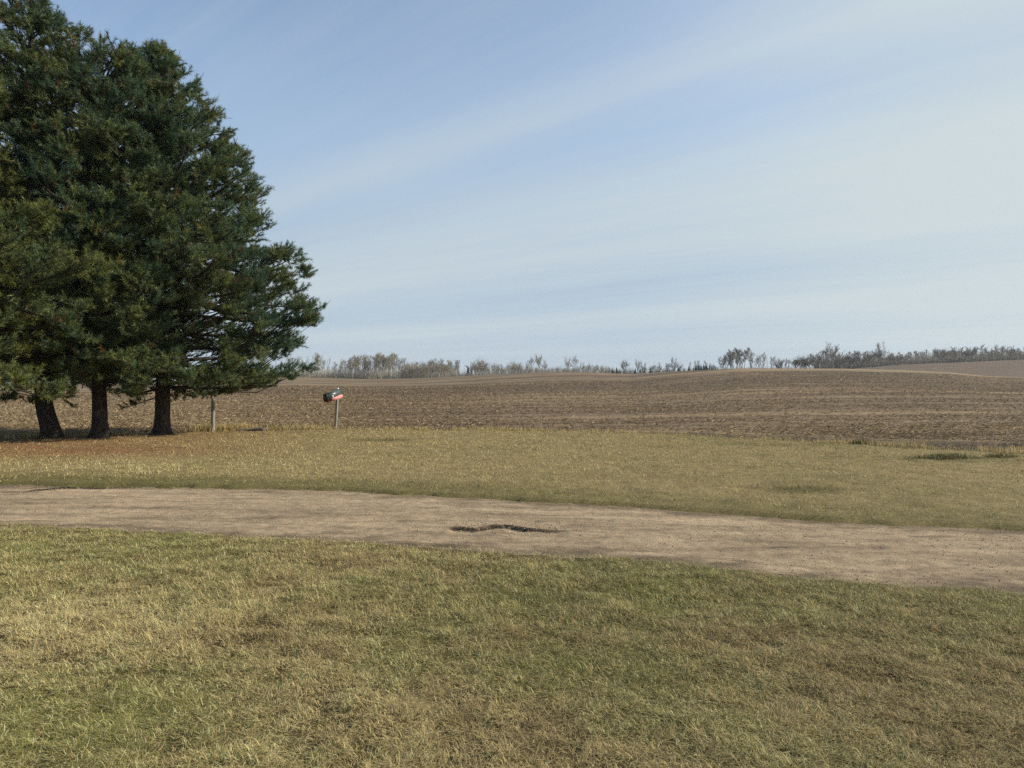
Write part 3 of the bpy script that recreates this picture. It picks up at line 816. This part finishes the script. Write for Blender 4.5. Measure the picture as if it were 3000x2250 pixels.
# ------------------------------------------------------------------ bare trees of the far tree lines
def bare_tree(kind, seed):
    rs = np.random.default_rng(seed); tk = MB(); cr = MB()
    H = 10.0
    def limb(mb, p, d, L, r, depth, upb, sides=3):
        n_ = max(3, int(L / .7)); ps = [p]; dd = d
        for i in range(n_):
            dd = unit(dd + rs.normal(0, .10, 3) + np.array([0, 0, upb])); p = p + dd * L / n_; ps.append(p)
        ps = np.array(ps); mb.tube(ps, np.linspace(r, max(r * .4, .014), len(ps)), sides)
        return ps, dd
    def ramify(p, d, L, r, depth, upb, spread):
        ps, dd = limb(cr, p, d, L, r, depth, upb)
        if depth == 0: return
        m_ = rs.integers(4, 7)
        for k in range(m_):
            t = rs.uniform(.25, 1.0); q = t * (len(ps) - 1); i = min(int(q), len(ps) - 2)
            p0 = ps[i] + (ps[i + 1] - ps[i]) * (q - i)
            side = unit(rs.normal(0, 1, 3)); d0 = unit(unit(ps[i + 1] - ps[i]) * (1 - spread * .4) + side * spread + np.array([0, 0, .25]))
            ramify(p0, d0, L * rs.uniform(.38, .62), max(r * .5, .016), depth - 1, upb, spread)
    if kind == 'aspen':
        ps, dd = limb(tk, np.zeros(3) - [0, 0, .4], np.array([rs.normal(0, .03), rs.normal(0, .03), 1.0]), H, .13, 0, .12, 5)
        for z in np.arange(rs.uniform(2.0, 4.0), H - .3, .24):
            k = int(np.searchsorted(ps[:, 2], z)); p0 = ps[min(k, len(ps) - 1)]
            az = rs.random() * 6.28; L = np.interp(z, [2, 5, 8, 10], [1.2, 1.9, 1.5, .6]) * rs.uniform(.6, 1.1)
            ramify(p0, unit(np.array([math.cos(az), math.sin(az), 1.5])), L * 1.15, .035, 2 if L > .9 else 1, .05, .55)
    elif kind == 'pole':
        ps, dd = limb(tk, np.zeros(3) - [0, 0, .4], np.array([rs.normal(0, .03), rs.normal(0, .03), 1.0]), H, .10, 0, .14, 5)
        for z in np.arange(rs.uniform(3, 5), H - .2, .6):
            k = int(np.searchsorted(ps[:, 2], z)); p0 = ps[min(k, len(ps) - 1)]
            az = rs.random() * 6.28; L = rs.uniform(.5, 1.3)
            ramify(p0, unit(np.array([math.cos(az), math.sin(az), 1.5])), L, .03, 1, .08, .45)
    elif kind == 'round':
        hb = rs.uniform(2.2, 3.6)
        ps, dd = limb(tk, np.zeros(3) - [0, 0, .4], np.array([rs.normal(0, .06), rs.normal(0, .06), 1.0]), hb + 1.5, .22, 0, .05, 6)
        for k in range(9):
            az = k * 2.4 + rs.normal(0, .3); up = rs.uniform(.5, 1.9)
            p0 = ps[-1] - np.array([0, 0, rs.uniform(0, 1.8)])
            ramify(p0, unit(np.array([math.cos(az), math.sin(az), up])), rs.uniform(2.6, 4.4), .085, 3, .07, .62)
    elif kind == 'shrub':
        for k in range(16):
            az = rs.random() * 6.28; p0 = np.array([rs.normal(0, .8), rs.normal(0, .8), -.2])
            ramify(p0, unit(np.array([math.cos(az) * .5, math.sin(az) * .5, 1.2])), rs.uniform(3.5, 6.5), .05, 2, .05, .5)
        return None, cr
    return tk, cr

def conifer(seed):
    rs = np.random.default_rng(seed); cr = MB(); tk = MB()
    tk.tube(np.array([[0, 0, -.3], [0, 0, 9.8]]), [.14, .02], 5)
    for z in np.arange(.7, 9.9, .3):
        r = (10 - z) * .26 + .1
        for k in range(9):
            az = rs.random() * 6.28; L = r * rs.uniform(.6, 1.1)
            d = np.array([math.cos(az), math.sin(az), 0]); s = np.array([-d[1], d[0], 0]) * L * .28
            p = np.array([0, 0, z]); e = p + d * L - [0, 0, L * .25]
            m_ = p + d * L * .55 - [0, 0, L * .05]
            cr.add([p, m_ - s, e, m_ + s], [[0, 1, 2, 3]]); cr.add([p, m_ - [0, 0, .25], e, m_ + [0, 0, .25]], [[0, 1, 2, 3]])
    return tk, cr

protos = {}
for kind, cnt in (('aspen', 5), ('pole', 3), ('round', 5), ('shrub', 4)):
    protos[kind] = []
    for s_ in range(cnt):
        tk, cr = bare_tree(kind, 100 * len(kind) + s_)
        mt = tk.data('bare_trunk', M_bare, True) if tk else None
        cl_ = cr.data('bare_crown', M_twig, False); cd_ = cr.data('bare_crown', M_twigd, False)
        protos[kind].append((mt, cl_, cd_))
protos['conifer'] = []
for s_ in range(3):
    tk, cr = conifer(900 + s_)
    cm = cr.data('conifer_crown', M_fir, False)
    protos['conifer'].append((tk.data('conifer_trunk', M_bare, False), cm, cm))
NAMES = {'aspen': 'bare_tree', 'pole': 'bare_tree', 'round': 'bare_tree', 'shrub': 'bush', 'conifer': 'conifer_tree'}
prng = random.Random(5)
def far_tree(kind, px, Y, h, label, group=None, dark=False, wide=1.0):
    X = (px - 1500) / PX * Y
    z = float(far_h(np.array([X]), np.array([Y]))[0])
    mt, cl_, cd_ = prng.choice(protos[kind])
    cat = 'bush' if kind == 'shrub' else 'tree'
    s = h / 10.0; rz = prng.random() * 6.28; w = s * wide * prng.uniform(.9, 1.15)
    if kind == 'shrub': s = h / 7.5
    if kind == 'round': s = h / 8.6
    if mt is None:
        o = link(NAMES[kind], cd_ if dark else cl_, loc=(X, Y, z))
    else:
        o = empty(NAMES[kind], (X, Y, z))
        link('trunk', mt, o); link('crown', cd_ if dark else cl_, o)
    o.rotation_euler = (0, 0, rz); o.scale = (w, w, s)
    tag(o, label, cat, group)
    return o

def hpx(npx, Y): return npx * Y / PX
def stand(kinds, x0, x1, n, top, Y0, Y1, label, group, dark=False, wide=1.3, basey=None):
    """top: list of (px, row of the tree tops) in the photograph"""
    for k in range(n):
        px = x0 + (x1 - x0) * (k + prng.uniform(.1, .9)) / n
        Y = prng.uniform(Y0, Y1)
        X = (px - 1500) / PX * Y
        z = float(far_h(np.array([X]), np.array([Y]))[0])
        tp_ = np.interp(px, [a for a, b in top], [b for a, b in top])
        ztop = CAMH + (HOR - tp_) / PX * Y
        h = max((ztop - z) * prng.choice([1.0, .97, .9, .85, .72]), 1.5)
        far_tree(prng.choice(kinds), px, Y, h, label, group, dark, wide)

# west to east along the skyline
stand(['aspen', 'pole'], 620, 850, 14, [(620, 1040), (850, 1045)], 335, 370, 'bare grey tree glimpsed through and beside the lowest right pine boughs', 'bare trees behind the pine boughs')
stand(['pole', 'pole', 'aspen'], 872, 965, 20, [(872, 1052), (905, 1042), (938, 1034), (965, 1050)], 330, 350, 'thin bare pole-like tree in the spindly stand just right of the pines', 'spindly poles right of the pines')
stand(['aspen', 'pole'], 965, 1010, 8, [(965, 1052), (985, 1062), (1010, 1055)], 330, 350, 'short bare tree in the dip between the spindly stand and the tall pale stand', 'low trees between the first two stands')
stand(['aspen'], 1010, 1172, 40, [(1010, 1056), (1050, 1045), (1090, 1040), (1150, 1040), (1172, 1042)], 330, 360, 'pale bare aspen in the tallest stand above the left half of the field', 'tall pale aspen stand')
stand(['aspen', 'shrub'], 1176, 1265, 19, [(1176, 1060), (1230, 1064), (1265, 1058)], 330, 355, 'lower bare tree right beside the tall pale aspen stand', 'lower trees beside the tall stand')
stand(['aspen', 'aspen', 'round'], 1265, 1345, 20, [(1265, 1056), (1300, 1054), (1345, 1058)], 330, 355, 'bare tree in the dense ochre clump before the gap with the dark spruce', 'dense ochre clump')
stand(['pole'], 1345, 1368, 3, [(1345, 1070), (1368, 1072)], 335, 350, 'thin sapling in the gap left of the small dark spruce', 'saplings in the gap')
far_tree('conifer', 1371, 325, 4.6, 'small dark spruce at the left end of the low bushy clump', dark=True)
far_tree('conifer', 1380, 330, 3.6, 'smaller dark spruce tucked behind the first at the bushy clump', dark=True)
stand(['shrub', 'round', 'aspen'], 1384, 1428, 10, [(1384, 1060), (1410, 1058), (1428, 1062)], 325, 345, 'bushy bare tree in the clump right of the dark spruce', 'bushy clump right of the spruce')
stand(['shrub', 'aspen'], 1430, 1555, 26, [(1430, 1074), (1455, 1066), (1480, 1070), (1520, 1060), (1555, 1070)], 315, 345, 'short bare tree of the low row between bushy clump and round-crowned pair', 'low row in the middle')
far_tree('round', 1556, 312, hpx(48, 312), 'crooked slender bare tree left of the tall round-crowned one', wide=.7)
far_tree('round', 1580, 308, hpx(56, 308), 'tall bare tree with open round crown alone in the middle skyline', wide=.85)
far_tree('round', 1597, 312, hpx(40, 312), 'low bare tree at the right foot of the round-crowned one', wide=.7)
stand(['shrub'], 1535, 1790, 26, [(1535, 1075), (1620, 1070), (1790, 1072)], 305, 335, 'low brush bush under the scattered tall trees of the middle skyline', 'brush in the middle')
far_tree('round', 1664, 302, hpx(48, 302), 'dark fan-crowned bare tree, left one of the tall middle pair')
far_tree('round', 1684, 300, hpx(49, 300), 'slim knobbly bare tree, right one of the tall middle pair', wide=.6)
far_tree('round', 1705, 300, hpx(34, 300), 'small round bare tree just right of the tall middle pair', wide=.8)
far_tree('round', 1726, 300, hpx(34, 300), 'small vase-shaped bare tree second right of the tall middle pair', wide=.9)
far_tree('round', 1748, 300, hpx(28, 300), 'smallest bare tree at the right end of the middle group', wide=.8)
stand(['pole', 'shrub'], 1758, 1800, 5, [(1758, 1078), (1800, 1078)], 300, 335, 'thin low sapling in the sparse gap right of the middle group', 'saplings in the sparse gap')
stand(['conifer', 'shrub'], 1790, 1815, 4, [(1790, 1078), (1815, 1074)], 285, 300, 'dark evergreen bush at the left end of the dotted tree row', 'dark bushes left of the dotted row', True)
for px_, tp_, wd_, lb_ in ((1831, 1055, .95, 'dense egg-shaped bare tree first in the dotted row'), (1866, 1054, .7, 'narrow bare tree second in the dotted row on the dip'),
                      (1884, 1060, .8, 'leaning bare tree third in the dotted row on the dip'), (1914, 1062, .85, 'low dense bare tree in the lowest part of the dip'),
                      (1933, 1060, .65, 'thin round bare tree right of the lowest part of the dip'), (1953, 1064, .7, 'small bare tree left of the highest one in the dotted row'),
                      (1975, 1046, .95, 'highest bare tree in the dotted row on the dip'), (1994, 1060, .6, 'sparse slim tree right of the highest one in the dotted row')):
    Yt = 292; X_ = (px_ - 1500) / PX * Yt; z_ = float(far_h(np.array([X_]), np.array([Yt]))[0])
    far_tree('round', px_, Yt, CAMH + (HOR - tp_) / PX * Yt - z_, lb_, 'dotted row of trees on the dip', True, wd_)
stand(['shrub', 'conifer'], 1815, 2020, 20, [(1815, 1078), (2020, 1072)], 285, 300, 'dark low bush at the foot of the dotted tree row', 'dark bushes under the dotted row', True)
stand(['aspen', 'round'], 2020, 2105, 9, [(2020, 1056), (2045, 1060), (2062, 1052), (2085, 1068), (2105, 1066)], 290, 310, 'bare tree standing above the dark spruces on the rise', 'bare trees above the dark spruces', True, .9)
stand(['conifer'], 2028, 2096, 13, [(2028, 1070), (2060, 1066), (2096, 1070)], 262, 280, 'small dark spruce in the tight row on the rise', 'tight row of dark spruces', True, 1.1)
stand(['aspen'], 2108, 2185, 15, [(2108, 1048), (2128, 1032), (2150, 1024), (2172, 1023), (2185, 1022)], 285, 315, 'tall bare tree in the grove standing on the brow of the near rise', 'tall grove on the brow', True, 1.35)
stand(['aspen', 'pole'], 2190, 2262, 10, [(2190, 1024), (2215, 1036), (2240, 1036), (2262, 1046)], 285, 315, 'leaning slender bare tree on the right side of the brow grove', 'slender trees right of the brow grove')
stand(['round', 'aspen'], 2258, 2312, 8, [(2258, 1048), (2285, 1046), (2312, 1062)], 285, 310, 'short bare tree left of the clear gap in the tree line', 'short trees left of the gap', True, .9)
stand(['aspen', 'round'], 2324, 2385, 9, [(2324, 1042), (2350, 1040), (2385, 1040)], 300, 330, 'thin bare tree between the clear gap and the dense wood', 'thin trees right of the gap', True)
stand(['aspen', 'round', 'aspen'], 2378, 2640, 46, [(2378, 1038), (2410, 1032), (2441, 1030), (2480, 1034), (2573, 1030), (2640, 1034)], 352, 385, 'grey bare tree of the dense wood left of where the far hill rises', 'dense wood, left half', True, 1.4)
far_tree('round', 2441, 350, hpx(76, 350), 'spreading bare tree sticking out above the left end of the dense wood', dark=True)
far_tree('round', 2573, 352, hpx(74, 352), 'tall bare tree sticking out above the middle of the dense wood', dark=True)
stand(['aspen', 'round', 'aspen'], 2640, 3060, 56, [(2640, 1033), (2700, 1028), (2760, 1022), (2800, 1014), (2900, 1012), (2960, 1016), (3060, 1010)], 352, 390, 'grey bare tree of the dense wood along the top of the far hill', 'dense wood on the far hill', True, 1.4)

# brush and saplings that fill the woods
def brush(name, x0, x1, Y0, Y1, n, hfun, label, seed, mat=M_twigd):
    rs = np.random.default_rng(seed)
    px = x0 + (x1 - x0) * rs.random(n); Y = Y0 + (Y1 - Y0) * rs.random(n); X = (px - 1500) / PX * Y
    z = far_h(X, Y); h = hfun(px) * rs.uniform(.35, 1, n)
    az = rs.random(n) * 6.28; lean = rs.normal(0, .10, n)
    r = .03 + .04 * rs.random(n)
    t1 = np.stack([X + np.cos(az) * lean * h, Y + np.sin(az) * lean * h, z + h], -1); b0 = np.stack([X, Y, z - .2], -1)
    a2 = rs.random(n) * 6.28; w = np.stack([np.cos(a2), np.sin(a2), 0 * a2], -1) * r[:, None]; w2 = np.stack([-np.sin(a2), np.cos(a2), 0 * a2], -1) * r[:, None]
    V = np.stack([b0 - w, b0 + w * .5 + w2, b0 + w * .5 - w2, t1], 1).reshape(-1, 3)
    F = (np.arange(n)[:, None, None] * 4 + np.array([[0, 1, 3], [1, 2, 3], [2, 0, 3]])[None]).reshape(-1, 3)
    o = link(name, mesh_data(name, V, F, mat)); tag(o, label, 'undergrowth', kind='stuff')
brush('undergrowth', 2385, 3100, 356, 420, 20000, lambda p: np.interp(p, [2385, 2640, 3100], [7.5, 6.5, 6.5]), 'grey tangle of stems filling the dense wood on the right', 21)
brush('undergrowth', 640, 1345, 336, 375, 9000, lambda p: np.interp(p, [640, 870, 1100, 1345], [5, 5.5, 7, 6]), 'grey brush between the trunks of the left stands', 22, M_twig)
brush('undergrowth', 1345, 2380, 300, 340, 5200, lambda p: 3.0 + 0 * p, 'low brush along the foot of the middle tree line', 23)

# ------------------------------------------------------------------ the air
mh, hnt = new_mat('haze_air')
pv = N(hnt, 'ShaderNodeVolumePrincipled'); pv.inputs['Color'].default_value = (.80, .87, .95, 1)
pv.inputs['Density'].default_value = .00018; pv.inputs['Anisotropy'].default_value = .2
ho = N(hnt, 'ShaderNodeOutputMaterial'); hnt.links.new(pv.outputs[0], ho.inputs['Volume'])
hb = MB(); hb.box((0, 0, 8), 3200, 3200, 38)
hz = link('haze', mesh_data('haze', np.concatenate(hb.V), [np.concatenate(f) for f in hb.F.values()], mh))
tag(hz, 'thin pale air between the camera and the far trees', kind='stuff')

# ------------------------------------------------------------------ sky, sun, camera
SUN_AZ, SUN_EL = R(86), R(27)
w = bpy.data.worlds.new('World'); scene.world = w; w.use_nodes = True
nt = w.node_tree; nt.nodes.clear(); L = nt.links.new
sky = N(nt, 'ShaderNodeTexSky', sky_type='NISHITA', sun_disc=False)
sky.sun_elevation = SUN_EL; sky.sun_rotation = SUN_AZ
sky.air_density = 1.0; sky.dust_density = 1.0; sky.ozone_density = 2.0; sky.altitude = 300
tc = N(nt, 'ShaderNodeTexCoord'); sp = N(nt, 'ShaderNodeSeparateXYZ'); L(tc.outputs['Generated'], sp.inputs[0])
def mth(op, a, b=None, c=None, clamp=False):
    n_ = N(nt, 'ShaderNodeMath', operation=op, use_clamp=clamp)
    for k, v in enumerate((a, b, c)):
        if v is None: continue
        if isinstance(v, (int, float)): n_.inputs[k].default_value = v
        else: L(v, n_.inputs[k])
    return n_.outputs[0]
zc = mth('MAXIMUM', sp.outputs['Z'], .03)
px_ = mth('DIVIDE', sp.outputs['X'], zc); py_ = mth('DIVIDE', sp.outputs['Y'], zc)
sa_ = mth('ADD', mth('MULTIPLY', px_, -.72), mth('MULTIPLY', py_, .69))     # along the streaks of cirrus
sb_ = mth('MAXIMUM', mth('ADD', mth('MULTIPLY', px_, .69), mth('MULTIPLY', py_, .72)), .12)      # across them
lb_ = mth('LOGARITHM', sb_, math.e)
al_ = mth('DIVIDE', sa_, mth('ADD', sb_, 1.5))
def noise2(fa, fb, detail=4, rough=.55, seed=0.0, dist=0.0):
    cx = N(nt, 'ShaderNodeCombineXYZ'); L(mth('MULTIPLY', al_, fa), cx.inputs[0]); L(mth('MULTIPLY', lb_, fb), cx.inputs[1]); cx.inputs[2].default_value = seed
    no = N(nt, 'ShaderNodeTexNoise', i_Scale=1.0, i_Detail=float(detail), i_Roughness=rough, i_Distortion=dist); L(cx.outputs[0], no.inputs['Vector'])
    return mth('SUBTRACT', no.outputs['Fac'], .5)
def ramp(v, a, b, c=0.0, d=1.0):
    mr = N(nt, 'ShaderNodeMapRange', interpolation_type='SMOOTHSTEP'); L(v, mr.inputs['Value'])
    for k, q in zip(('From Min', 'From Max', 'To Min', 'To Max'), (a, b, c, d)): mr.inputs[k].default_value = q
    return mr.outputs[0]
nW = noise2(1.2, 1.6, 3, .5, 2.2); nA = noise2(1.1, 5.5, 5, .55, 1.3, .3); nB = noise2(3.5, 22, 5, .62, 7.7, .4); nC = noise2(1.6, 2.2, 3, .5, 4.1, .5)
lw = mth('ADD', lb_, mth('MULTIPLY', nW, .16))
stops = [(.5, .08), (1.2, .12), (1.85, .14), (2.08, .44), (2.22, .50), (2.42, .20), (2.85, .26), (3.3, .60), (4.1, .74), (5.2, .66), (6.4, .36), (8.0, .42), (9.6, .80), (11.5, .66), (14.5, .36), (20, .50), (30, .40)]
cr_ = N(nt, 'ShaderNodeValToRGB'); e_ = cr_.color_ramp.elements; cr_.color_ramp.interpolation = 'B_SPLINE'
l0, l1 = math.log(.4), math.log(34)
for k, (b_, v_) in enumerate(stops):
    q = (math.log(b_) - l0) / (l1 - l0)
    el_ = e_[k] if k < 2 else e_.new(q)
    el_.position = q; el_.color = (v_, v_, v_, 1)
mr0 = N(nt, 'ShaderNodeMapRange'); L(lw, mr0.inputs['Value']); mr0.inputs['From Min'].default_value = l0; mr0.inputs['From Max'].default_value = l1
L(mr0.outputs[0], cr_.inputs[0])
mask = mth('ADD', cr_.outputs[0], mth('MULTIPLY', nA, ramp(lb_, .3, 1.2, .34, .52)))
mask = mth('ADD', mask, mth('MULTIPLY', nB, ramp(lb_, .5, 1.7, .16, .50)))
mask = mth('ADD', mask, mth('MULTIPLY', nC, .36))
mask = mth('ADD', mask, ramp(sp.outputs['X'], .10, .60, 0.0, .50), clamp=True)
# the veil is lit more strongly towards the sun
dt = N(nt, 'ShaderNodeVectorMath', operation='DOT_PRODUCT'); L(tc.outputs['Generated'], dt.inputs[0])
dt.inputs[1].default_value = (math.sin(SUN_AZ) * math.cos(SUN_EL), math.cos(SUN_AZ) * math.cos(SUN_EL), math.sin(SUN_EL))
glow = ramp(dt.outputs['Value'], .1, 1.0, 0.0, 1.0)
vc = N(nt, 'ShaderNodeMix', data_type='RGBA'); L(glow, vc.inputs['Factor'])
vc.inputs['A'].default_value = (2.95, 3.38, 3.60, 1); vc.inputs['B'].default_value = (3.2, 3.62, 3.74, 1)
skm = N(nt, 'ShaderNodeVectorMath', operation='MULTIPLY'); L(sky.outputs[0], skm.inputs[0]); skm.inputs[1].default_value = (1.15, 1.05, .97)
# thin high haze low in the sky
lo_ = N(nt, 'ShaderNodeMix', data_type='RGBA'); L(mth('MAXIMUM', ramp(sp.outputs['Z'], .12, .42, .92, 0.06), ramp(sp.outputs['X'], .1, .55, 0.0, .8)), lo_.inputs['Factor'])
L(skm.outputs[0], lo_.inputs['A']); lo_.inputs['B'].default_value = (1.95, 2.55, 3.28, 1)
mx = N(nt, 'ShaderNodeMix', data_type='RGBA'); L(mask, mx.inputs['Factor']); L(lo_.outputs['Result'], mx.inputs['A']); L(vc.outputs['Result'], mx.inputs['B'])
bg = N(nt, 'ShaderNodeBackground', i_Strength=.106); L(mx.outputs['Result'], bg.inputs['Color'])
wo = N(nt, 'ShaderNodeOutputWorld'); L(bg.outputs[0], wo.inputs['Surface'])

sl = bpy.data.lights.new('sun', 'SUN'); sl.energy = 4.2; sl.angle = R(.6); sl.color = (1.0, .90, .76)
so = bpy.data.objects.new('sun', sl); COL.objects.link(so)
dv = Vector((math.sin(SUN_AZ) * math.cos(SUN_EL), math.cos(SUN_AZ) * math.cos(SUN_EL), math.sin(SUN_EL)))
so.rotation_euler = dv.to_track_quat('Z', 'Y').to_euler(); so.location = dv * 60

cam = bpy.data.cameras.new('camera'); co = bpy.data.objects.new('camera', cam); COL.objects.link(co)
cam.sensor_width = 36; cam.lens = 36 * PX / 3000; cam.clip_start = .05; cam.clip_end = 6000
co.location = (0, 0, CAMH); co.rotation_euler = (R(90) - math.atan((1125 - HOR) / PX), 0, 0)
scene.camera = co

scene.view_settings.view_transform = 'Standard'; scene.view_settings.look = 'None'
scene.view_settings.exposure = 0.9; scene.view_settings.gamma = 1.0
scene.cycles.max_bounces = 5; scene.cycles.diffuse_bounces = 4; scene.cycles.transparent_max_bounces = 4
scene.cycles.use_adaptive_sampling = True; scene.cycles.adaptive_threshold = .01
scene.cycles.use_denoising = False
